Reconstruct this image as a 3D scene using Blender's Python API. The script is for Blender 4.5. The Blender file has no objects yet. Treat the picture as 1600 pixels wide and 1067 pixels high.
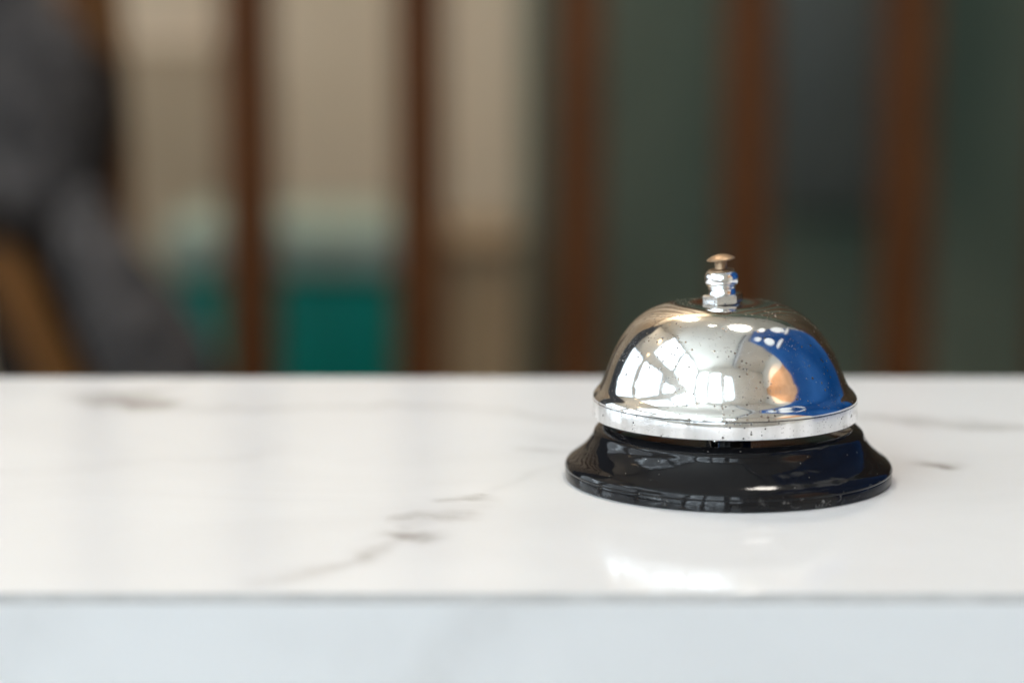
import bpy, bmesh, math, random
import numpy as np
from mathutils import Vector, Matrix, noise

R = math.radians
C = bpy.context.scene.collection
scene = bpy.context.scene
random.seed(7)

# ------------------------------------------------------------------ camera, world, exposure
LENS = 85.0
FP = LENS / 36 * 1600                  # focal length in pixels of the 1600 wide photograph
CAM_H, PITCH = 0.1336, 0.157
cam = bpy.data.objects.new('camera', bpy.data.cameras.new('camera'))
C.objects.link(cam)
cam.location = (0, 0, CAM_H)
cam.rotation_euler = (math.pi / 2 - PITCH, 0, 0)
cam.data.lens = LENS
cam.data.sensor_width = 36
cam.data.clip_start = 0.01
cam.data.clip_end = 60
cam.data.dof.use_dof = True
cam.data.dof.focus_distance = 0.606
cam.data.dof.aperture_fstop = 4.8
cam.data.dof.aperture_blades = 0
scene.camera = cam

world = bpy.data.worlds.new('World')
scene.world = world
world.use_nodes = True
world.node_tree.nodes['Background'].inputs[0].default_value = (0.9, 0.93, 1.0, 1)
world.node_tree.nodes['Background'].inputs[1].default_value = 0.3

scene.view_settings.view_transform = 'Standard'
scene.view_settings.look = 'None'
scene.view_settings.gamma = 1
scene.view_settings.exposure = 0.08
scene.cycles.use_denoising = True
scene.cycles.caustics_reflective = False
scene.cycles.caustics_refractive = False
scene.cycles.sample_clamp_indirect = 8
scene.cycles.max_bounces = 10

WINDOW_COL, WINDOW_STR = (0.75, 0.90, 1.0), 1.0
LAMP_COL = (1.0, 0.72, 0.42)
ceiling_lamp_power = 1.0

# warm room light: a big soft ceiling light tray over the room behind the counter (see reflections)
def area(name, loc, rot, sx, sy, power, col):
    l = bpy.data.lights.new(name, 'AREA'); l.shape = 'RECTANGLE'; l.size = sx; l.size_y = sy
    l.energy = power; l.color = col
    o = bpy.data.objects.new(name, l); C.objects.link(o); o.location = loc; o.rotation_euler = rot
    return o
l_ = area('round_ceiling_light', (0.74, 1.36, 3.50), (0, 0, 0), 0.66, 0.66, 42, (1.0, 0.93, 0.84))
l_.data.shape = 'DISK'
l_ = area('rear_fill_light', (-0.7, 3.2, 3.52), (0, 0, 0), 0.4, 0.4, 54, (1.0, 0.88, 0.73))  # unseen fill light, added to lift the wall behind the screen
l_.data.shape = 'DISK'

# ------------------------------------------------------------------ helpers
def at(px, py, Y):
    """the point seen at photograph pixel px, py on the plane y = Y"""
    up = (533.5 - py) / FP
    d = Vector(((px - 800) / FP, math.cos(PITCH) + up * math.sin(PITCH), -math.sin(PITCH) + up * math.cos(PITCH)))
    return Vector((0, 0, CAM_H)) + d * (Y / d.y)

def on_top(px, py):
    up = (533.5 - py) / FP
    d = Vector(((px - 800) / FP, math.cos(PITCH) + up * math.sin(PITCH), -math.sin(PITCH) + up * math.cos(PITCH)))
    return d * (CAM_H / -d.z)

def tag(o, label=None, cat=None, group=None, kind=None):
    if label: o['label'] = label
    if cat: o['category'] = cat
    if group: o['group'] = group
    if kind: o['kind'] = kind
    return o

def empty(name, loc=(0, 0, 0)):
    o = bpy.data.objects.new(name, None); C.objects.link(o); o.location = loc
    o.empty_display_size = 0.02
    return o

def link(name, bm, mat, parent=None, smooth=False, auto=None):
    me = bpy.data.meshes.new(name)
    bmesh.ops.recalc_face_normals(bm, faces=bm.faces[:])
    bm.to_mesh(me); bm.free()
    me.materials.append(mat)
    if smooth:
        for p in me.polygons: p.use_smooth = True
    if auto:
        try: me.set_sharp_from_angle(angle=R(auto))
        except Exception: pass
    o = bpy.data.objects.new(name, me); C.objects.link(o)
    if parent: o.parent = parent
    return o

def box(bm, x0, x1, y0, y1, z0, z1, bev=0):
    v = [bm.verts.new(p) for p in ((x0,y0,z0),(x1,y0,z0),(x1,y1,z0),(x0,y1,z0),(x0,y0,z1),(x1,y0,z1),(x1,y1,z1),(x0,y1,z1))]
    f = [bm.faces.new([v[i] for i in q]) for q in ((3,2,1,0),(4,5,6,7),(0,1,5,4),(1,2,6,5),(2,3,7,6),(3,0,4,7))]
    if bev:
        es = list({e for q in f for e in q.edges})
        bmesh.ops.bevel(bm, geom=es, offset=bev, segments=3, profile=0.5, affect='EDGES')

def bbox(name, dims, mat, parent=None, bev=0):
    bm = bmesh.new(); box(bm, *dims, bev=bev)
    return link(name, bm, mat, parent, smooth=bool(bev), auto=35)

def spline(P, n=12):
    P = [Vector(p) for p in P]
    Q = [2 * P[0] - P[1]] + P + [2 * P[-1] - P[-2]]
    out = []
    for i in range(1, len(Q) - 2):
        for k in range(n):
            t = k / n; a, b, c, d = Q[i-1:i+3]
            out.append(0.5 * ((2*b) + (c-a)*t + (2*a-5*b+4*c-d)*t*t + (3*b-a-3*c+d)*t**3))
    return out + [P[-1]]

def lathe(name, prof, mat, parent=None, seg=160, auto=40, loc=(0, 0, 0)):
    """prof: list of (r, z) in mm, revolved about z"""
    bm = bmesh.new(); rings = []
    for r, z in prof:
        r /= 1000; z /= 1000
        if r < 1e-6: rings.append([bm.verts.new((0, 0, z))])
        else: rings.append([bm.verts.new((r*math.cos(2*math.pi*k/seg), r*math.sin(2*math.pi*k/seg), z)) for k in range(seg)])
    for A, B in zip(rings, rings[1:]):
        for k in range(seg):
            k2 = (k + 1) % seg
            if len(A) == 1 and len(B) == 1: continue
            if len(A) == 1: bm.faces.new((A[0], B[k], B[k2]))
            elif len(B) == 1: bm.faces.new((A[k], B[0], A[k2]))
            else: bm.faces.new((A[k], B[k], B[k2], A[k2]))
    o = link(name, bm, mat, parent, smooth=True, auto=auto)
    o.location = loc
    return o

class Mat:
    def __init__(self, name, col=(0.5, 0.5, 0.5), rough=0.5, metal=0.0, **kw):
        self.m = bpy.data.materials.new(name); self.m.use_nodes = True
        self.t = self.m.node_tree; self.n = self.t.nodes; self.b = self.n['Principled BSDF']
        self.b.inputs['Base Color'].default_value = (*col, 1)
        self.b.inputs['Roughness'].default_value = rough
        self.b.inputs['Metallic'].default_value = metal
        for k, v in kw.items(): self.b.inputs[k.replace('_', ' ')].default_value = v
        self.tc = self.n.new('ShaderNodeTexCoord')
    def L(self, a, b): self.t.links.new(a, b)
    def noise(self, scale, detail=3, rough=0.5, stretch=None, coord='Object', dist=0):
        x = self.n.new('ShaderNodeTexNoise'); x.inputs['Scale'].default_value = scale
        x.inputs['Detail'].default_value = detail; x.inputs['Roughness'].default_value = rough
        x.inputs['Distortion'].default_value = dist
        self.L(self.vec(stretch, coord), x.inputs['Vector']); return x.outputs['Fac']
    def vec(self, stretch=None, coord='Object'):
        if not stretch: return self.tc.outputs[coord]
        mp = self.n.new('ShaderNodeMapping'); mp.inputs['Scale'].default_value = stretch
        self.L(self.tc.outputs[coord], mp.inputs['Vector']); return mp.outputs[0]
    def voro(self, scale, stretch=None):
        x = self.n.new('ShaderNodeTexVoronoi'); x.inputs['Scale'].default_value = scale
        self.L(self.vec(stretch), x.inputs['Vector']); return x.outputs['Distance'], x.outputs['Color']
    def ramp(self, fac, *stops, interp='LINEAR'):
        x = self.n.new('ShaderNodeValToRGB'); cr = x.color_ramp; cr.interpolation = interp
        while len(cr.elements) < len(stops): cr.elements.new(0.5)
        for e, (p, c) in zip(cr.elements, stops):
            e.position = p; e.color = (*c, 1) if not isinstance(c, (int, float)) else (c, c, c, 1)
        self.L(fac, x.inputs['Fac']); return x.outputs['Color']
    def math(self, op, a, b=None, clamp=False):
        x = self.n.new('ShaderNodeMath'); x.operation = op; x.use_clamp = clamp
        for i, v in enumerate((a, b)):
            if v is None: continue
            if isinstance(v, (int, float)): x.inputs[i].default_value = v
            else: self.L(v, x.inputs[i])
        return x.outputs[0]
    def mix(self, fac, a, b, mode='MIX'):
        x = self.n.new('ShaderNodeMix'); x.data_type = 'RGBA'; x.blend_type = mode
        for s, v in ((x.inputs['Factor'], fac), (x.inputs['A'], a), (x.inputs['B'], b)):
            if isinstance(v, (int, float)): s.default_value = v if s.type == 'VALUE' else (v, v, v, 1)
            elif isinstance(v, tuple): s.default_value = (*v, 1)
            else: self.L(v, s)
        return x.outputs['Result']
    def set(self, key, v): self.L(v, self.b.inputs[key])
    def bump(self, h, strength=0.3, dist=0.001):
        x = self.n.new('ShaderNodeBump'); x.inputs['Strength'].default_value = strength
        x.inputs['Distance'].default_value = dist
        self.L(h, x.inputs['Height'])
        if self.b.inputs['Normal'].is_linked:
            self.L(self.b.inputs['Normal'].links[0].from_socket, x.inputs['Normal'])
        self.L(x.outputs[0], self.b.inputs['Normal'])

def wood(name, dark, light, rough=0.45):
    m = Mat(name, dark, rough)
    g = m.noise(14, 6, 0.6, (6, 6, 0.5), dist=0.6)
    m.set('Base Color', m.ramp(g, (0.3, dark), (0.7, light)))
    m.bump(g, 0.15, 0.002)
    return m.m

def mottled(name, a, b, scale=3, rough=0.8, stretch=None):
    m = Mat(name, a, rough)
    m.set('Base Color', m.ramp(m.noise(scale, 4, 0.5, stretch), (0.35, a), (0.65, b)))
    m.bump(m.noise(60, 4), 0.1, 0.002)
    return m.m

def emit(name, col, strength, base=(0.8, 0.8, 0.8)):
    m = Mat(name, base, 0.3)
    m.b.inputs['Emission Color'].default_value = (*col, 1)
    m.b.inputs['Emission Strength'].default_value = strength
    return m

# ------------------------------------------------------------------ materials
def chrome(name, col, rough, pits=1.0, brown=True, wave=0.05):
    m = Mat(name, col, rough, 1.0)
    # corrosion pits: sparse dots gathered in clusters
    dist, colr = m.voro(1150)
    sep = m.n.new('ShaderNodeSeparateColor'); m.L(colr, sep.inputs[0])
    cl = m.ramp(m.noise(95, 3, 0.6), (0.45, 0.0), (0.62, 1.0))
    thr = m.math('ADD', m.math('MULTIPLY', cl, 0.55 * pits), 0.02 * pits)
    pick = m.math('LESS_THAN', sep.outputs[0], thr)
    size = m.math('ADD', m.math('MULTIPLY', sep.outputs[1], 0.30), 0.12)
    dot = m.math('LESS_THAN', dist, size)
    d1 = m.math('MULTIPLY', pick, dot)
    dist2, colr2 = m.voro(420)
    sep2 = m.n.new('ShaderNodeSeparateColor'); m.L(colr2, sep2.inputs[0])
    d2 = m.math('MULTIPLY', m.math('LESS_THAN', sep2.outputs[0], 0.035 * pits),
                m.math('LESS_THAN', dist2, m.math('ADD', m.math('MULTIPLY', sep2.outputs[1], 0.12), 0.08)))
    dist3, colr3 = m.voro(2300)
    sep3 = m.n.new('ShaderNodeSeparateColor'); m.L(colr3, sep3.inputs[0])
    cl3 = m.ramp(m.noise(60, 4, 0.7), (0.42, 0.0), (0.60, 1.0))
    d3 = m.math('MULTIPLY', m.math('LESS_THAN', sep3.outputs[0], m.math('MULTIPLY', cl3, 0.5 * pits)),
                m.math('LESS_THAN', dist3, m.math('ADD', m.math('MULTIPLY', sep3.outputs[1], 0.35), 0.05)))
    dd = m.math('MAXIMUM', m.math('MAXIMUM', d1, d2), m.math('MULTIPLY', d3, 0.6))
    speck = m.mix(sep.outputs[2], (0.05, 0.04, 0.03), (0.30, 0.22, 0.14) if brown else (0.2, 0.2, 0.2))
    smear = m.noise(130, 5, 0.65, (1, 1, 0.6))
    basec = m.mix(m.ramp(smear, (0.45, 0.0), (0.75, 0.22)), col, tuple(c * 0.72 for c in col))
    m.set('Base Color', m.mix(m.math('MULTIPLY', dd, 0.85), basec, speck))
    rr = m.ramp(smear, (0.4, rough), (0.75, rough * 2.2))
    m.set('Roughness', m.math('MAXIMUM', rr, m.math('MULTIPLY', dd, 0.4)))
    m.bump(m.noise(55, 2), wave, 0.0012)
    m.bump(m.math('MULTIPLY', dd, -1), 0.35, 0.0002)
    m.bump(m.noise(1500, 3, 0.7), 0.02, 0.0001)
    return m.m

M_DOME = chrome('polished_nickel', (0.87, 0.87, 0.86), 0.06, 1.0, True, 0.16)
M_BAND = chrome('turned_rim_metal', (0.90, 0.91, 0.92), 0.075, 0.8, False, 0.05)
def _reflection_streaks(mat, strength, dark):  # upright streaks in colour and bump imitate mirrored windows
    t = mat.node_tree; n = t.nodes; b = n['Principled BSDF']
    tc = n.new('ShaderNodeTexCoord'); mp = n.new('ShaderNodeMapping'); mp.inputs['Scale'].default_value = (1, 1, 0.03)
    t.links.new(tc.outputs['Object'], mp.inputs['Vector'])
    x = n.new('ShaderNodeTexNoise'); x.inputs['Scale'].default_value = 420; x.inputs['Detail'].default_value = 4
    t.links.new(mp.outputs[0], x.inputs['Vector'])
    bp = n.new('ShaderNodeBump'); bp.inputs['Strength'].default_value = strength; bp.inputs['Distance'].default_value = 0.0003
    t.links.new(x.outputs['Fac'], bp.inputs['Height'])
    t.links.new(b.inputs['Normal'].links[0].from_socket, bp.inputs['Normal']); t.links.new(bp.outputs[0], b.inputs['Normal'])
    y = n.new('ShaderNodeTexNoise'); y.inputs['Scale'].default_value = 170; y.inputs['Detail'].default_value = 3
    t.links.new(mp.outputs[0], y.inputs['Vector'])
    cr = n.new('ShaderNodeValToRGB'); cr.color_ramp.elements[0].position = 0.38; cr.color_ramp.elements[1].position = 0.62
    cr.color_ramp.elements[0].color = (dark, dark, dark, 1); cr.color_ramp.elements[1].color = (1, 1, 1, 1)
    t.links.new(y.outputs['Fac'], cr.inputs['Fac'])
    mx = n.new('ShaderNodeMix'); mx.data_type = 'RGBA'; mx.blend_type = 'MULTIPLY'; mx.inputs['Factor'].default_value = 1
    t.links.new(b.inputs['Base Color'].links[0].from_socket, mx.inputs['A']); t.links.new(cr.outputs[0], mx.inputs['B'])
    t.links.new(mx.outputs['Result'], b.inputs['Base Color'])
_reflection_streaks(M_BAND, 0.45, 0.72)
M_POST = chrome('bright_chrome', (0.90, 0.91, 0.92), 0.06, 0.4, False, 0.02)
M_BRASS = chrome('worn_brass', (0.30, 0.21, 0.135), 0.40, 0.8, True, 0.03)

bl = Mat('black_enamel', (0.006, 0.006, 0.007), 0.06)
bl.b.inputs['Coat Weight'].default_value = 0.0
bl.b.inputs['Specular IOR Level'].default_value = 0.25
bl.b.inputs['Coat Roughness'].default_value = 0.04
sm = bl.noise(70, 5, 0.7)
bl.set('Roughness', bl.ramp(sm, (0.35, 0.03), (0.7, 0.12)))
dist, colr = bl.voro(1000)
sp = bl.n.new('ShaderNodeSeparateColor'); bl.L(colr, sp.inputs[0])
dust = bl.math('MULTIPLY', bl.math('LESS_THAN', sp.outputs[0], 0.035), bl.math('LESS_THAN', dist, 0.16))
gx = bl.n.new('ShaderNodeSeparateXYZ'); bl.L(bl.tc.outputs['Object'], gx.inputs[0])
lip = bl.ramp(bl.math('MULTIPLY', gx.outputs[2], 200.0), (0.02, 0.25), (0.10, 0.6), (0.62, 1.0), (0.78, 0.0))
chip = bl.ramp(bl.noise(330, 5, 0.75, (1, 1, 1.6)), (0.56, 0.0), (0.64, 1.0))
chip = bl.math('MULTIPLY', bl.math('MULTIPLY', chip, lip), bl.ramp(bl.noise(60, 2), (0.42, 0.0), (0.6, 1.0)))
bl.set('Base Color', bl.mix(chip, bl.mix(dust, (0.006, 0.006, 0.007), (0.16, 0.15, 0.13)), (0.17, 0.16, 0.15)))
bl.bump(bl.noise(60, 3, 0.5), 0.13, 0.0016)
bl.bump(bl.noise(420, 3, 0.6), 0.05, 0.0004)
M_BLACK = bl.m
M_DARKIN = Mat('dark_inner_steel', (0.03, 0.03, 0.03), 0.4, 0.6).m

def marble(name):
    m = Mat(name, (0.78, 0.775, 0.76), 0.05)
    att = m.n.new('ShaderNodeAttribute'); att.attribute_name = 'vein'
    fine = m.noise(160, 5, 0.7, (1, 0.5, 1))
    v = m.math('MULTIPLY', att.outputs['Fac'], m.math('ADD', m.math('MULTIPLY', fine, 1.2), 0.4), clamp=True)
    cloud = m.ramp(m.noise(9, 5, 0.6, (1, 1.6, 1), dist=0.8), (0.38, (0.765, 0.765, 0.768)), (0.68, (0.728, 0.726, 0.728)))
    m.set('Base Color', m.mix(v, cloud, (0.30, 0.27, 0.25)))
    m.set('Roughness', m.ramp(m.noise(30, 4), (0.3, 0.07), (0.7, 0.12)))
    m.b.inputs['Specular IOR Level'].default_value = 0.5
    m.b.inputs['IOR'].default_value = 1.22
    m.bump(m.noise(16, 2), 0.02, 0.001)
    return m.m
M_MARBLE = marble('white_marble')
M_GROUT = mottled('grey_joint_filler', (0.34, 0.34, 0.34), (0.42, 0.42, 0.42), 80, 0.5)

M_SLAT = wood('walnut_slat', (0.045, 0.015, 0.004), (0.12, 0.042, 0.012), 0.5)
M_BEIGE = mottled('beige_plaster', (0.66, 0.53, 0.38), (0.80, 0.66, 0.50), 1.6, 0.85, (1.0, 1, 0.35))
M_GREEN = mottled('dark_green_grey_plaster', (0.052, 0.078, 0.062), (0.128, 0.148, 0.112), 1.8, 0.7, (1.2, 1, 0.7))
M_TEAL = mottled('teal_plastic', (0.0, 0.17, 0.135), (0.0, 0.21, 0.17), 4, 0.4)
M_PALE = mottled('pale_green_lid', (0.27, 0.34, 0.28), (0.32, 0.38, 0.33), 4, 0.5)
M_OAK = wood('light_brown_wood', (0.36, 0.25, 0.145), (0.46, 0.33, 0.20), 0.5)
M_CHAIRWOOD = wood('orange_brown_wood', (0.11, 0.045, 0.012), (0.19, 0.085, 0.026), 0.4)
M_FLOOR = mottled('grey_floor_tile', (0.16, 0.15, 0.14), (0.22, 0.21, 0.19), 2, 0.5)
M_CEIL = mottled('warm_grey_ceiling', (0.66, 0.635, 0.58), (0.74, 0.715, 0.655), 0.8, 0.9)
M_WALL = mottled('warm_white_wall', (0.66, 0.635, 0.58), (0.74, 0.715, 0.66), 0.9, 0.9)
M_FRAME = mottled('dark_window_frame', (0.10, 0.10, 0.10), (0.14, 0.14, 0.145), 5, 0.5)
for q in (M_SLAT, M_TEAL, M_PALE, M_OAK, M_CHAIRWOOD, M_GREEN, M_BEIGE):
    q.node_tree.nodes['Principled BSDF'].inputs['Specular IOR Level'].default_value = 0.12
jm = Mat('dark_grey_tweed', (0.07, 0.07, 0.07), 0.95)
n1 = jm.noise(38, 6, 0.9); n2 = jm.noise(7, 3, 0.5)
jm.set('Base Color', jm.mix(jm.ramp(n2, (0.35, 0.0), (0.7, 1.0)), jm.ramp(n1, (0.42, (0.006, 0.006, 0.006)), (0.60, (0.052, 0.044, 0.041))), jm.ramp(n1, (0.42, (0.018, 0.017, 0.017)), (0.60, (0.135, 0.117, 0.110)))))
jm.bump(n1, 0.5, 0.003)
M_TWEED = jm.m
bm_ = Mat('royal_blue_fabric', (0.008, 0.05, 0.17), 0.6)
bm_.set('Base Color', bm_.ramp(bm_.noise(1.7, 3, 0.5, (1, 1, 0.5)), (0.42, (0.001, 0.040, 0.155)), (0.68, (0.030, 0.11, 0.31))))  # pale haze and light and dark of folds put into the cloth colour
bm_.b.inputs['Specular IOR Level'].default_value = 0.05
M_BLUE = bm_.m
M_WHITE = mottled('white_print', (0.75, 0.75, 0.75), (0.8, 0.8, 0.8), 5, 0.5)

# daylight behind the window panes: mottled at random, with added bright patches
def daylight(name, strength, seed):
    m = emit(name, WINDOW_COL, strength)
    g = m.noise(1.3 + seed * 0.2, 3, 0.5)
    m.L(m.ramp(g, (0.30, (0.80, 0.90, 1.0)), (0.7, WINDOW_COL)), m.b.inputs['Emission Color'])
    p = m.noise(2.6, 4, 0.6)            # bright patches added to put glints on the black enamel
    m.L(m.ramp(p, (0.53, (2.0*strength,)*3), (0.60, (10.0*strength,)*3)), m.b.inputs['Emission Strength'])
    return m.m
M_PANE = daylight('daylit_glass', 0.82 * WINDOW_STR, 0)
M_PANE_REAR = daylight('daylit_rear_glass', 1.45 * WINDOW_STR, 1)
M_LAMP = emit('warm_lamp_glow', LAMP_COL, 3.2).m
M_LAMPW = emit('bright_white_glow', (1.0, 0.9, 0.78), 20).m
M_TRIM = mottled('white_lamp_trim', (0.6, 0.6, 0.6), (0.7, 0.7, 0.7), 30, 0.4)

# ------------------------------------------------------------------ the room that the bell mirrors
FZ, CZ = -1.0, 3.6
XL, XR, YB, YF = -2.4, 3.0, -3.0, 3.62
def struct(name, dims, mat):
    return tag(bbox(name, dims, mat), kind='structure')
struct('floor', (XL-.1, XR+.1, YB-.1, YF+.2, FZ-.1, FZ), M_FLOOR)
struct('ceiling', (XL-.1, XR+.1, YB-.1, YF+.2, CZ, CZ+.1), M_CEIL)
XS = at(818, 300, YF).x
struct('wall_front_beige', (XL-.1, XS, YF, YF+.15, FZ, CZ), M_BEIGE)
struct('wall_front_green', (XS, XR+.1, YF-.04, YF+.15, FZ, CZ), M_GREEN)
struct('wall_right', (XR, XR+.1, YB, YF-.04, FZ, CZ), M_WALL)
# left and rear walls with openings
def wall_with_openings(name, axis, pos, a0, a1, openings, mat, th=0.1):
    bm = bmesh.new()
    cuts = sorted({a0, a1} | {o[0] for o in openings} | {o[1] for o in openings})
    for u0, u1 in zip(cuts, cuts[1:]):
        op = sorted([o for o in openings if o[0] <= u0 + 1e-6 and o[1] >= u1 - 1e-6], key=lambda o: o[2])
        z = FZ
        spans = []
        for o in op: spans.append((z, o[2])); z = o[3]
        spans.append((z, CZ))
        for z0, z1 in spans:
            if axis == 'x': box(bm, pos-th, pos, u0, u1, z0, z1)
            else: box(bm, u0, u1, pos-th, pos, z0, z1)
    return tag(link(name, bm, mat), kind='structure')
LEFT = [(-2.85, -0.35, 0.05, 1.35), (-0.2, 1.1, 0.05, 1.35), (1.25, 3.3, 0.15, 1.35),
        (-2.85, -0.75, 1.7, 3.5), (-0.65, 1.05, 1.7, 3.5)]
REAR = [(-2.3, -1.45, -0.2, 3.3), (-1.3, -0.45, -0.2, 3.1), (-0.2, 0.35, 0.4, 2.7)]
wall_with_openings('wall_left', 'x', XL, YB, YF, LEFT, M_WALL)
wall_with_openings('wall_rear', 'y', YB, XL, XR, REAR, M_WALL)
lab_left = ['tall daylit window low on the left wall, nearest the rear corner, mirrored in the dome',
            'middle daylit window of the low row on the left wall, mirrored in the dome',
            'daylit window of the low row farthest forward on the left wall, mirrored in the dome',
            'high daylit window above the rear low window, mirrored in the dome',
            'high daylit window above the middle low window, mirrored in the dome']
def window(axis, pos, o, label):
    a0, a1, z0, z1 = o
    w = empty('window', (pos, (a0+a1)/2, z0) if axis == 'x' else ((a0+a1)/2, pos, z0))
    tag(w, label, 'window', 'daylit windows reflected in the chrome dome')
    h = (a1-a0)/2; H = z1-z0; t = 0.035
    def put(name, u0, u1, zz0, zz1, d0, d1, mat):
        if axis == 'x': return bbox(name, (d0, d1, u0, u1, zz0, zz1), mat, w)
        return bbox(name, (u0, u1, d0, d1, zz0, zz1), mat, w)
    bm = bmesh.new()
    def fb(u0, u1, zz0, zz1):
        if axis == 'x': box(bm, -0.07, 0.012, u0, u1, zz0, zz1)
        else: box(bm, u0, u1, -0.07, 0.012, zz0, zz1)
    fb(-h+.003, -h+t, .003, H-.003); fb(h-t, h-.003, .003, H-.003)
    fb(-h+t, h-t, .003, t); fb(-h+t, h-t, H-t, H-.003)
    link('frame', bm, M_FRAME, w)
    put('pane', -h+t, h-t, t, H-t, -0.05, -0.04, M_PANE if axis == 'x' else M_PANE_REAR)
for o, l in zip(LEFT, lab_left): window('x', XL, o, l)
for o, l in zip(REAR, ['wide full height window in the wall behind the camera, mirrored in the dome',
                       'second full height window in the wall behind the camera, beside the widest one',
                       'small low window in the wall behind the camera, nearest its middle']):
    window('y', YB, o, l)

# recessed ceiling lamps
bell_xy = Vector((0.0563, 0.6186))
def downlight(az, el, r, mat, label):
    d = (CZ - 0.035) / math.tan(R(el))
    a = R(az)
    o = empty('ceiling_lamp', (bell_xy.x + d*math.sin(a), bell_xy.y - d*math.cos(a), CZ))
    tag(o, label, 'ceiling lamp', 'round warm ceiling lamps reflected in the chrome dome')
    lathe('trim_ring', [(r*1000, 0), (r*1250, 0), (r*1250, -14), (r*1180, -20), (r*1000, -16), (r*1000, 0)], M_TRIM, o, 40)
    lathe('lamp_disc', [(0, -8), (r*990, -8), (r*990, -3), (0, -3)], mat, o, 40)
def wall_lamp(y, z, rr, label):
    o = empty('wall_lamp', (XL+0.001, y, z)); tag(o, label, 'wall lamp')
    a = lathe('back_plate', [(0, 0), (rr*1250, 0), (rr*1250, 12), (0, 12)], M_TRIM, o, 40)
    b_ = lathe('lamp_dome', [(0, 12.5), (rr*1000, 12.5)] + [(rr*1000*math.cos(R(q)), 12.5+rr*1000*math.sin(R(q))) for q in range(10, 90, 10)] + [(0, 12.5+rr*1000)], M_LAMP, o, 40)
    for q in (a, b_): q.rotation_euler = (0, R(90), 0)
wall_lamp(1.33, 2.35, 0.11, 'larger warm round wall lamp above the pier on the left wall, mirrored on the dome')
wall_lamp(1.175, 1.50, 0.055, 'smaller warm round wall lamp on the pier between low windows, mirrored on the dome')
downlight(-165, 73, 0.10, M_LAMPW, 'bright round ceiling lamp mirrored just below the nut of the bell')
fix = empty('ceiling_lamp', (0.74, 1.36, CZ))
tag(fix, 'large warm ceiling lamp mirrored right of the nut on the dome', 'ceiling lamp', 'round warm ceiling lamps reflected in the chrome dome')
lathe('trim_ring', [(335, -1), (355, -1), (355, -110), (335, -110), (335, -1)], M_TRIM, fix, 64)
# light track; an added dark strip stands in for its shaded side
trk = empty('ceiling_track', (0.95, -0.8, CZ))
trk.rotation_euler = (0, 0, R(-9))
tag(trk, 'pale straight ceiling track running back above the counter, mirrored in the dome', 'light track')
bbox('rail', (-0.08, 0.08, -2.0, 1.4, -0.16, -0.002), M_TRIM, trk, 0.004)
bbox('shade_strip', (-0.17, -0.083, -2.0, 1.4, -0.05, -0.002), M_FRAME, trk, 0.002)
downlight(80, 52, 0.05, M_LAMP, 'small warm ceiling lamp mirrored left of the blue reflection')

# large blue fabric banner hanging beside the counter end
def banner():
    root = empty('fabric_banner', (0.86, 1.0, 0.0))
    tag(root, 'tall royal blue fabric banner beside the counter, mirrored on the right of the dome', 'banner')
    bm = bmesh.new(); nx, nz = 60, 40; grid = {}
    for side, off in ((0, 0.0), (1, 0.006)):
        for i in range(nx+1):
            for j in range(nz+1):
                s = i/nx; t = j/nz
                y0 = 0.38 - 0.30*t; y1 = 1.52 - 0.62*t**1.3
                y = y0 + (y1-y0)*s - 1.0
                x = off + 0.012*math.sin(s*7+1.5*t) + 0.003*math.sin(s*19+2)
                grid[side, i, j] = bm.verts.new((x, y, t*2.28))
    for i in range(nx):
        for j in range(nz):
            bm.faces.new([grid[0, i, j], grid[0, i+1, j], grid[0, i+1, j+1], grid[0, i, j+1]])
            bm.faces.new([grid[1, i, j], grid[1, i, j+1], grid[1, i+1, j+1], grid[1, i+1, j]])
    for i in range(nx):
        for j in (0, nz): bm.faces.new([grid[0, i, j], grid[1, i, j], grid[1, i+1, j], grid[0, i+1, j]])
    for j in range(nz):
        for i in (0, nx): bm.faces.new([grid[0, i, j], grid[0, i, j+1], grid[1, i, j+1], grid[1, i, j]])
    link('cloth', bm, M_BLUE, root, smooth=True, auto=60)
    # white oval marks
    def mark(y, z, ry, rz):
        b = bmesh.new(); vs = []
        for k in range(28):
            a = 2*math.pi*k/28
            vs.append(b.verts.new((0, ry*math.cos(a), rz*math.sin(a))))
        f = b.faces.new(vs); r = bmesh.ops.extrude_face_region(b, geom=[f])
        for v in r['geom']:
            if isinstance(v, bmesh.types.BMVert): v.co.x += 0.004
        o = link('white_mark', b, M_WHITE, root); o.location = (-0.022, y-1.0, z)
    mark(1.02, 1.80, 0.14, 0.18); mark(1.12, 1.22, 0.13, 0.20); mark(0.42, 1.75, 0.14, 0.18); mark(0.50, 1.24, 0.13, 0.20)
    mark(1.14, 0.96, 0.16, 0.035); mark(0.62, 0.93, 0.16, 0.035)
    bbox('top_pole', (-0.02, 0.02, -0.95, 0.0, 2.285, 2.32), M_FRAME, root)
    for y in (-0.85, -0.1): bbox('hanging_cord', (-0.003, 0.003, y-0.003, y+0.003, 2.3205, CZ-0.0005), M_FRAME, root)
banner()

# warm lit timber panel on the right wall
pan = empty('timber_wall_panel', (XR-0.001, -1.6, 0.9))
tag(pan, 'warm lit timber panel on the right wall, mirrored low on the dome', 'wall panel')
bbox('board', (-0.05, -0.002, -1.3, 1.3, 0.1, 1.45), mottled('lit_timber', (0.42, 0.24, 0.13), (0.55, 0.34, 0.2), 3, 0.6), pan, 0.004)
sl = bpy.data.lights.new('panel_spot', 'SPOT'); sl.energy = 170; sl.color = (1.0, 0.62, 0.34); sl.spot_size = R(80); sl.spot_blend = 0.8; sl.shadow_soft_size = 0.05
so = bpy.data.objects.new('panel_spot', sl); C.objects.link(so); so.location = (1.9, -1.6, 3.4)
so.rotation_euler = (Vector((XR, -1.6, 1.8)) - Vector(so.location)).to_track_quat('-Z', 'Y').to_euler()

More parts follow.
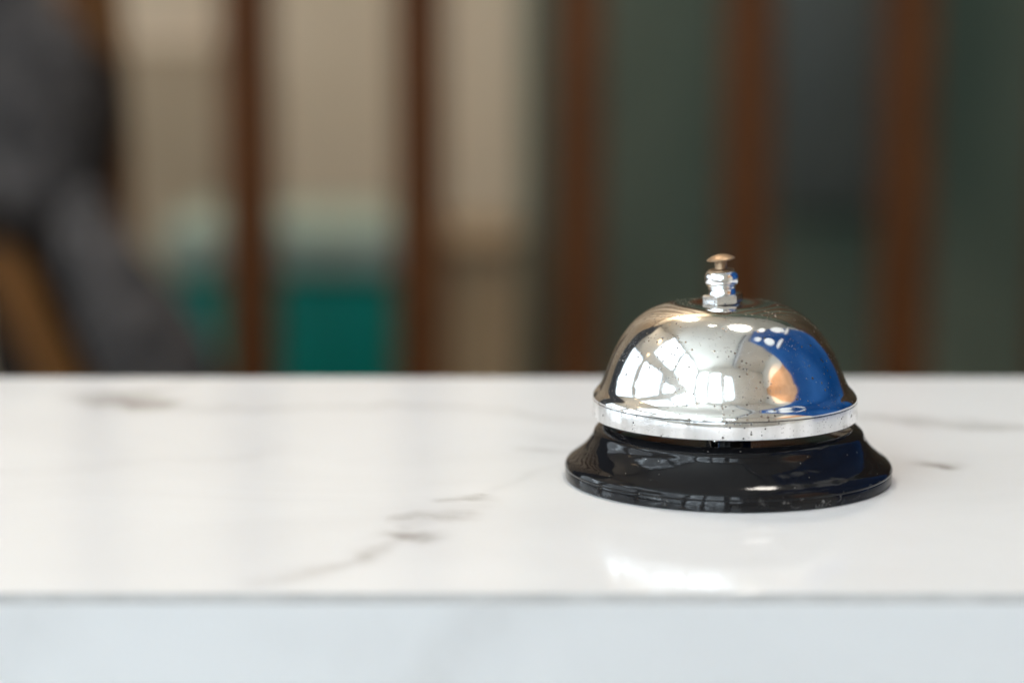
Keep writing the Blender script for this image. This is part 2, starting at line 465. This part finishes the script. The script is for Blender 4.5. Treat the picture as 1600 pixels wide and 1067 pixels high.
# ------------------------------------------------------------------ marble counter
CY0, CY1 = 0.4990, on_top(800, 589.5).y
ctr = empty('marble_counter', (0, CY0, FZ))
tag(ctr, 'white marble counter with grey veins, under the chrome bell', 'counter')

def seg_field(P, lines):
    """P (n,2) in metres; lines: list of (points [(x,y,width,strength)...]); returns intensity"""
    out = np.zeros(len(P))
    for pts in lines:
        best = np.zeros(len(P))
        for (x0, y0, w0, s0), (x1, y1, w1, s1) in zip(pts, pts[1:]):
            a = np.array([x0, y0]); d = np.array([x1-x0, y1-y0]); L = (d*d).sum() + 1e-12
            t = np.clip(((P - a) @ d) / L, 0, 1)
            q = a + t[:, None]*d
            dist = np.hypot(*(P - q).T)
            w = w0 + (w1-w0)*t; s = s0 + (s1-s0)*t
            best = np.maximum(best, s*np.exp(-(dist/w)**2))
        out = np.maximum(out, best)
    return out

def vein_px(pts, plane='top'):
    res = []
    for px, py, w, s in pts:
        if plane == 'top': p = on_top(px, py); res.append((p.x, p.y, w/1000, s))
        else: p = at(px, py, CY0); res.append((p.x, p.z, w/1000, s))
    # subdivide with a little wander
    out = []
    for a, b in zip(res, res[1:]):
        n = max(2, int(math.hypot(a[0]-b[0], a[1]-b[1])/0.006))
        for k in range(n):
            t = k/n; x = a[0]+(b[0]-a[0])*t; y = a[1]+(b[1]-a[1])*t
            nv = noise.noise_vector(Vector((x*45, y*45, 3.1)))
            s = (a[3]+(b[3]-a[3])*t) * (0.75 + 0.6*noise.noise(Vector((x*90, y*90, 9))))
            out.append((x + nv.x*0.0022, y + nv.y*0.0030, a[2]+(b[2]-a[2])*t, max(0, s)))
    out.append(res[-1]); return out

V_TOP = [
    [(300, 590, 5, .10), (240, 606, 6, .28), (175, 624, 11, .95), (205, 632, 10, .95), (230, 636, 6, .5)],
    [(130, 615, 8, .05), (185, 628, 7, .35), (260, 637, 4, .20), (450, 639, 4, .30), (540, 632, 4, .26), (620, 628, 4, .34), (700, 636, 4, .28), (800, 648, 4, .24), (930, 655, 4, .2), (1130, 648, 4, .2), (1335, 655, 5, .40), (1420, 658, 6, .50), (1510, 662, 6, .58), (1600, 668, 5, .58), (1900, 690, 5, .3)],
    [(400, 925, 3.0, .06), (470, 893, 4.6, .5), (530, 870, 2.8, .30), (548, 864, 5.0, .75), (565, 858, 4.0, .5), (600, 852, 2.6, .26), (640, 845, 3.0, .40), (665, 832, 2.4, .22), (690, 812, 2.6, .25), (725, 800, 2.4, .10), (740, 772, 3.0, .10), (800, 752, 3.0, .10), (870, 735, 3.0, .12), (960, 715, 3.0, .1), (1100, 690, 2, .15)],
    [(612, 848, 4.0, .5), (635, 843, 6.0, 1.0), (652, 842, 6.0, 1.1), (668, 848, 4.0, .5)],
    [(662, 808, 3.2, .5), (690, 808, 3.8, .75), (708, 805, 3.8, .65), (722, 800, 3, .3)],
    [(712, 782, 3.0, .5), (728, 777, 3.6, .75), (738, 770, 2.6, .4)],
    [(0, 735, 5, .05), (180, 726, 5, .07), (380, 712, 4, .09), (430, 700, 4, .03)],
    [(850, 704, 3.5, .30), (880, 704, 3.5, .34)],
    [(1446, 729, 4.6, .9), (1468, 729, 5.2, 1.2), (1486, 731, 4.4, .9)],
    [(820, 680, 4, .05), (860, 690, 4, .14), (900, 690, 4, .1)],
    [(-300, 640, 6, .2), (-100, 660, 6, .25), (-400, 700, 5, .1)],
]
V_FRONT = [
    [(840, 942, 6, .20), (780, 968, 7, .17), (700, 1030, 8, .14), (640, 1080, 8, .12)],
    [(0, 1000, 9, .12), (60, 985, 9, .08), (-80, 1060, 9, .12)],
    [(480, 1000, 9, .05), (560, 990, 9, .05)],
]

def sheet(name, us, vs, to3, lines, mat, parent, flip=False):
    U, V = np.meshgrid(us, vs)
    P = np.c_[U.ravel(), V.ravel()]
    co = to3(P)
    me = bpy.data.meshes.new(name)
    nu, nv = len(us), len(vs)
    i = (np.arange(nv-1)[:, None]*nu + np.arange(nu-1)[None]).ravel()
    quads = np.stack([i, i+1, i+1+nu, i+nu], 1)
    if flip: quads = quads[:, ::-1]
    me.from_pydata([tuple(c) for c in co.tolist()], [], quads.tolist())
    # warp so that the veins fray
    W = P.copy()
    ph = np.random.RandomState(3).uniform(0, 6.28, (12, 2))
    for k in range(12):
        fr = 120*1.35**k; an = ph[k, 0]
        w = np.sin(fr*(P[:, 0]*math.cos(an)+P[:, 1]*math.sin(an)) + ph[k, 1])*0.9/fr**0.95*0.35
        W[:, 0] += w*math.sin(an*3); W[:, 1] += w*math.cos(an*2)
    val = seg_field(W, lines)
    a = me.attributes.new('vein', 'FLOAT', 'POINT'); a.data.foreach_set('value', val.astype(np.float32))
    me.materials.append(mat); me.validate()
    o = bpy.data.objects.new(name, me); C.objects.link(o); o.parent = parent
    return o

CX0, CX1 = -1.5, 0.72
xs = np.unique(np.r_[np.arange(CX0, -0.26, 0.01), np.arange(-0.26, 0.26, 0.0013), np.arange(0.26, CX1, 0.01), CX1])
ys = np.linspace(0, CY1-CY0-0.0015, 215)
BEV = 0.0018
# top surface, in counter-local coordinates (origin at CY0, FZ)
to_top = lambda P: np.c_[P[:, 0], np.maximum(P[:, 1]-CY0, BEV), np.full(len(P), -FZ)]
top = sheet('countertop', xs, np.r_[CY0+BEV, ys[2:]+CY0, CY1], to_top, [vein_px(v) for v in V_TOP], M_MARBLE, ctr)
# the rest of the slab, under the veined face
bm = bmesh.new(); box(bm, CX0, CX1, BEV+.0006, CY1-CY0-.0002, -FZ-0.03, -FZ-0.0008)
link('slab_body', bm, M_MARBLE, ctr)
zs = np.linspace(-0.30, -BEV, 120)
fr = sheet('front_panel', xs, zs, lambda P: np.c_[P[:, 0], np.zeros(len(P)), P[:, 1]-FZ], [vein_px(v, 'front') for v in V_FRONT], M_MARBLE, ctr)
bm = bmesh.new(); box(bm, CX0, CX1, 0.0006, 0.02, 0.0, -FZ-0.0315)
link('front_backing', bm, M_MARBLE, ctr)
bm = bmesh.new()   # mitred joint: a chamfer filled with grey
vs = [bm.verts.new(p) for p in ((CX0, -0.0001, -FZ-BEV), (CX1, -0.0001, -FZ-BEV), (CX1, BEV+0.0001, -FZ+.0001), (CX0, BEV+0.0001, -FZ+.0001),
                                (CX0, 0.0012, -FZ-0.0025), (CX1, 0.0012, -FZ-0.0025))]
bm.faces.new((vs[0], vs[1], vs[2], vs[3])); bm.faces.new((vs[0], vs[4], vs[5], vs[1])); bm.faces.new((vs[3], vs[2], vs[5], vs[4]))
link('mitre_joint', bm, M_GROUT, ctr)

# ------------------------------------------------------------------ the call bell
BX, BY = 0.05635, 0.61863
bell = empty('call_bell', (BX, BY, 0))
tag(bell, 'chrome dome call bell with brass button on a black round base', 'call bell')

base_prof = [(p.x, p.y) for p in spline([(35.0, 12.1), (35.7, 10.6), (37.2, 8.5), (39.4, 6.45), (41.2, 5.15), (42.1, 4.3), (42.5, 3.5)], 8)]
base = lathe('base', [(31.8, 12.6), (31.9, 13.8), (32.3, 14.2), (32.9, 14.1), (34.55, 12.75), (34.8, 12.5)] + base_prof + [(42.6, 3.2), (42.55, 2.9), (42.4, 2.7), (42.5, 2.4), (42.5, 0.3), (42.2, 0.05), (40.5, 0.05), (40.3, 2.0), (38.0, 6.0), (33.5, 10.5), (31.8, 12.6)], M_BLACK, bell, 256, 50)
lathe('base_dish', [(31.85, 12.9), (30, 11.5), (26, 10.5), (20, 9.2), (6, 9.0), (6, 10.5), (0, 10.5)], M_BLACK, bell, 160, 50)

upper = Vector((-0.00109, 0, 0))
dome_pts = [(0.0, 45.6), (5, 45.7), (9.5, 45.95), (14.0, 45.5), (19.0, 43.6), (23.0, 40.7), (26.1, 37.0), (28.4, 33.1), (30.0, 29.4), (31.1, 26.4), (32.2, 24.2), (33.5, 22.7), (34.1, 21.7), (34.2, 21.0)]
dome_prof = [(p.x, p.y) for p in spline(dome_pts, 10)]
dome = lathe('dome', dome_prof + [(33.3, 20.9), (33.0, 21.4), (31.2, 23.5), (29.3, 29.6), (25, 36.4), (18.5, 42.6), (10, 44.8), (0, 44.8)], M_DOME, bell, 256, 60, upper)
for v in dome.data.vertices:           # the pressed dome leans a touch to the left
    if v.co.z > 0.021: v.co.x -= 0.032 * (v.co.z - 0.021)
band = lathe('rim_band', [(33.2, 20.85), (34.0, 20.85), (34.22, 20.7), (34.25, 20.4), (34.25, 16.5), (34.05, 16.2), (33.4, 16.2), (33.2, 16.5), (33.2, 20.85)], M_BAND, bell, 256, 35, upper)
lathe('hub', [(0, 9.0), (2.2, 9.0), (2.2, 44.5), (0, 44.5)], M_DARKIN, bell, 32, 40, upper)
# striker arm and hammer under the dome
bm = bmesh.new(); box(bm, -0.0062, -0.0048, -0.0240, -0.002, 0.0118, 0.0140, 0.0003)
link('striker_arm', bm, M_DARKIN, bell, smooth=True, auto=35)
h = lathe('striker', [(0, 9.6), (0.9, 9.6), (1.15, 10.2), (1.15, 16.0), (0.8, 16.9), (0, 17)], M_POST, bell, 24, 40, (-0.0055, -0.0245, 0))

# post assembly leans a little to the left
tilt = empty('post', (upper.x - 0.0007, 0, 0.0454)); tilt.parent = bell
tilt.rotation_euler = (0, R(-4.0), 0)
def post_part(name, prof, mat, seg=64, auto=40):
    return lathe(name, prof, mat, tilt, seg, auto)
post_part('washer', [(0, -0.4), (4.6, -0.4), (4.75, 0.0), (4.6, 0.2), (4.0, 0.3), (0, 0.3)], M_POST)
# hex nut
bm = bmesh.new(); rings = []
ang0 = R(-114)
for rr, z in ((4.6, 0.3), (5.3, 0.55), (5.3, 2.6), (4.8, 2.85)):
    rings.append([bm.verts.new((rr/1000*math.cos(ang0+k*math.pi/3), rr/1000*math.sin(ang0+k*math.pi/3), z/1000)) for k in range(6)])
for A, B in zip(rings, rings[1:]):
    for k in range(6): bm.faces.new((A[k], A[(k+1) % 6], B[(k+1) % 6], B[k]))
bm.faces.new(rings[-1]); bm.faces.new(rings[0])
bmesh.ops.bevel(bm, geom=bm.edges[:], offset=0.00018, segments=2, affect='EDGES')
link('hex_nut', bm, M_POST, tilt, smooth=True, auto=25)
post_part('neck', [(0, 2.8), (3.7, 2.8), (3.5, 3.1), (3.4, 4.1), (3.7, 4.35), (3.2, 4.7), (0, 4.7)], M_POST)
ball = [(0, 4.4), (2.9, 4.45), (3.2, 4.6)] + [(p.x, p.y) for p in spline([(3.3, 4.7), (3.95, 5.2), (4.35, 6.0), (4.42, 6.9), (4.25, 7.8), (3.8, 8.5), (3.3, 8.8)], 8)] + [(2.6, 8.95), (0, 9.0)]
post_part('collar', ball, M_POST)
post_part('collar_cap', [(0, 8.8), (3.4, 8.78), (3.3, 9.05), (2.6, 9.25), (1.7, 9.3), (0, 9.3)], M_BRASS)
post_part('stem', [(0, 9.1), (1.8, 9.1), (1.65, 9.4), (1.6, 11.3), (1.8, 11.55), (0, 11.55)], M_BRASS, 40)
btn = post_part('button', [(0, 11.6), (1.6, 11.62), (3.3, 11.8), (3.62, 11.9), (3.68, 12.05), (3.55, 12.25)] + [(p.x, p.y) for p in spline([(3.2, 12.45), (2.3, 12.9), (1.2, 13.2), (0.0, 13.3)], 6)], M_BRASS)
btn.rotation_euler = (0, R(-3.0), 0); btn.location = (0.0007, 0, -0.00025)

# ------------------------------------------------------------------ slatted timber screen
YS = 2.75
scr = empty('slatted_screen', (0, YS, FZ))
tag(scr, 'screen of upright brown timber slats standing behind the counter', 'screen')
cent = [(-118 - 255*k, 60, 0) for k in range(1, 8)] + [(1925 + 255*k, 68, 0) for k in range(1, 12)] + [(-118, 60, 0), (140, 66, 0), (391, 78, 0), (657, 80, 0), (902, 74, 0), (1165, 72, 0), (1412, 72, 0), (1665, 70, 0), (1925, 66, 0)]
zt = 1.9
slat_mats = {}
for px, w, _ in cent:
    c = at(px, 300, YS).x; hw = at(px + w/2, 300, YS).x - c
    bbox('slat', (c-hw, c+hw, -0.035, 0.035, 0.0505, zt-FZ-0.0005), M_SLAT, scr, 0.003)
x0, x1 = at(-1960, 300, YS).x, at(4790, 300, YS).x
bbox('bottom_rail', (x0, x1, -0.025, 0.025, 0.0, 0.05), M_SLAT, scr, 0.003)
bbox('top_rail', (x0, x1, -0.025, 0.025, zt-FZ, zt-FZ+0.05), M_SLAT, scr, 0.003)

# unseen dark drape, added to darken the mirrored left edge of the dome
dr = empty('darkening_curtain', (-1.95, 2.5, FZ))
tag(dr, 'long dark grey curtain added out of view to darken the left edge of the dome', 'curtain')
bm = bmesh.new(); cols = []
for i in range(121):
    x = -0.4 + 0.95*i/120
    y = 0.035*math.sin(x*62) + 0.012*math.sin(x*23)
    cols.append([bm.verts.new((x, y + d, z)) for d in (0, 0.006) for z in (0.03, 3.3)])
for A, B in zip(cols, cols[1:]):
    bm.faces.new((A[0], B[0], B[1], A[1])); bm.faces.new((A[3], B[3], B[2], A[2]))
    bm.faces.new((A[1], B[1], B[3], A[3])); bm.faces.new((A[2], B[2], B[0], A[0]))
bm.faces.new((cols[0][0], cols[0][1], cols[0][3], cols[0][2])); bm.faces.new((cols[-1][2], cols[-1][3], cols[-1][1], cols[-1][0]))
link('drape', bm, mottled('dark_grey_fabric', (0.035, 0.037, 0.042), (0.07, 0.073, 0.08), 6, 0.9), dr, True, 60)
bbox('curtain_rod', (-0.43, 0.6, -0.012, 0.018, 3.301, 3.33), M_FRAME, dr)

# ------------------------------------------------------------------ things behind the screen
def px_box(name, x0, x1, ytop, Y, depth, zbot, mat, parent, bev=0.01):
    a = at(x0, ytop, Y); b = at(x1, ytop, Y); o = parent.location
    return bbox(name, (a.x-o.x, b.x-o.x, Y-o.y, Y+depth-o.y, zbot-o.z, a.z-o.z), mat, parent, bev)
Yb = 3.05
binr = empty('storage_bin', (at(440, 500, Yb).x, Yb+0.15, FZ))
tag(binr, 'teal bin with pale green lid behind the timber slats', 'bin')
zt_b = at(440, 425, Yb).z
px_box('bin_body', 262, 618, 432, Yb, 0.3, FZ, M_TEAL, binr, 0.02)
a, b, t_ = at(256, 432, Yb), at(624, 432, Yb), at(256, 352, Yb)
bbox('lid', (a.x-binr.location.x, b.x-binr.location.x, -0.16, 0.16, a.z-FZ+0.001, t_.z-FZ), M_PALE, binr, 0.012)
cab = empty('low_cabinet', (at(750, 500, 3.2).x, 3.35, FZ))
tag(cab, 'low light brown wooden cabinet between bin and green wall', 'cabinet')
px_box('carcass', 672, 806, 400, 3.2, 0.3, FZ+0.06, M_OAK, cab, 0.004)
a, b = at(668, 400, 3.2), at(810, 400, 3.2)
bbox('cabinet_top', (a.x-cab.location.x, b.x-cab.location.x, -0.165, 0.16, a.z-FZ+0.001, a.z-FZ+0.02), mottled('darkened_brown_top', (0.22, 0.155, 0.09), (0.28, 0.20, 0.12), 8, 0.7), cab, 0.003)  # top coloured darker to offset the light it catches
bbox('plinth', (a.x-cab.location.x+.01, b.x-cab.location.x-.01, -0.13, 0.14, 0.0, 0.058), M_OAK, cab)
pb = empty('wall_dimming_panel', (at(270, 300, 3.5).x, 3.56, FZ))  # added sheet whose darker colour dims this strip of wall
tag(pb, 'dull brown beige panel added to dim the wall between jacket and first dark slat', 'panel')
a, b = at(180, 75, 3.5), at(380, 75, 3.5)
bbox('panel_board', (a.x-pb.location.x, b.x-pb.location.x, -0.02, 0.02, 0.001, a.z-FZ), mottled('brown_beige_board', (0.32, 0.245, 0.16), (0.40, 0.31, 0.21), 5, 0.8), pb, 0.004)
# dark slate board on the green wall
brd = empty('slate_board', (at(1290, 190, YF-.04).x, YF-0.041, at(1290, 190, YF-.04).z))
tag(brd, 'dark slate grey board hung on the green wall behind the slats', 'board')
a, b = at(1215, 330, YF-.04), at(1385, 20, YF-.04)
bbox('panel', (a.x-brd.location.x, b.x-brd.location.x, -0.02, -0.002, a.z-brd.location.z, b.z-brd.location.z+0.05), mottled('slate', (0.036, 0.045, 0.041), (0.055, 0.064, 0.058), 4, 0.5), brd, 0.003)

# ------------------------------------------------------------------ chair with a jacket, far left
YC = 1.95
def tube(bm, pts, rad, seg=14, sy=1.0):
    pts = [Vector(p) for p in pts]; rings = []
    for i, p in enumerate(pts):
        d = (pts[min(i+1, len(pts)-1)] - pts[max(i-1, 0)]).normalized()
        u = d.cross(Vector((0, 1, 0))).normalized(); v = d.cross(u).normalized()
        r = rad[i] if isinstance(rad, (list, tuple)) else rad
        rings.append([bm.verts.new(p + u*r*math.cos(2*math.pi*k/seg) + v*r*sy*math.sin(2*math.pi*k/seg)) for k in range(seg)])
    for A, B in zip(rings, rings[1:]):
        for k in range(seg): bm.faces.new((A[k], A[(k+1) % seg], B[(k+1) % seg], B[k]))
    bm.faces.new(rings[0]); bm.faces.new(rings[-1])
chx = at(-60, 400, YC).x
chair = empty('wooden_chair', (chx, YC+0.1, FZ))
tag(chair, 'orange brown wooden chair under the grey jacket at the left edge', 'chair')
def loc(p, o): return Vector(p) - Vector(o)
CL = chair.location
sx, sy_ = 0.19, 0.19
for x, y, hgt in ((-sx, -sy_, 0.60), (sx, -sy_, 0.60), (-sx, sy_, 0.60), (sx, sy_, 0.60)):
    bm = bmesh.new(); tube(bm, [(x*1.05, y*1.05, 0.0), (x, y, hgt)], [0.014, 0.019]); link('leg', bm, M_CHAIRWOOD, chair, True, 40)
bbox('seat', (-0.21, 0.21, -0.21, 0.21, 0.601, 0.635), M_CHAIRWOOD, chair, 0.012)
# sloping arm frame that shows below the jacket
a, b = at(20, 430, YC), at(125, 640, YC)
bm = bmesh.new(); tube(bm, spline([loc(at(-20, 400, YC), CL), loc(a, CL), loc(at(65, 520, YC), CL), loc(b, CL)], 6), 0.019)
link('arm_rail', bm, M_CHAIRWOOD, chair, True, 40)
a = at(150, -70, YC+.12); b = at(175, 240, YC+.12)
bm = bmesh.new(); tube(bm, [loc(a, CL), loc(at(160, 60, YC+.12), CL), loc(b, CL), loc(at(190, 640, YC+.12), CL)], [0.018, 0.020, 0.018, 0.018])
link('back_post', bm, M_CHAIRWOOD, chair, True, 40)
# jacket
jk = empty('jacket', tuple(at(0, 300, YC)))
tag(jk, 'dark grey tweed jacket hung over the chair at the left edge', 'jacket')
JL = jk.location
def cloth_tube(name, pts, rad, sy, amp):
    bm = bmesh.new(); tube(bm, spline(pts, 8), [v.x for v in spline([(r, 0, 0) for r in rad], 8)], 36, sy)
    for v in bm.verts:
        v.co += noise.noise_vector(v.co*16)*amp + noise.noise_vector(v.co*45)*amp*0.35
    return link(name, bm, M_TWEED, jk, True, 80)
cloth_tube('body', [loc(at(-60, -220, YC), JL), loc(at(-10, 0, YC), JL), loc(at(28, 110, YC), JL), loc(at(20, 210, YC), JL), loc(at(-20, 300, YC), JL)], [0.045, 0.050, 0.058, 0.066, 0.06], 0.6, 0.010)
cloth_tube('sleeve', [loc(at(118, 290, YC-.01), JL), loc(at(145, 385, YC-.03), JL), loc(at(190, 480, YC-.03), JL), loc(at(250, 590, YC-.03), JL), loc(at(320, 760, YC-.03), JL)], [0.010, 0.028, 0.041, 0.047, 0.046], 0.8, 0.008)
M_TWEED = Mat('black_lining', (0.021, 0.016, 0.013), 0.85, Specular_IOR_Level=0.1).m
cloth_tube('lining', [loc(at(150, 90, YC+.05), JL), loc(at(135, 200, YC+.04), JL), loc(at(90, 290, YC+.04), JL), loc(at(60, 370, YC+.05), JL), loc(at(70, 480, YC+.08), JL), loc(at(80, 640, YC+.10), JL)], [0.020, 0.032, 0.050, 0.060, 0.056, 0.05], 0.5, 0.006)
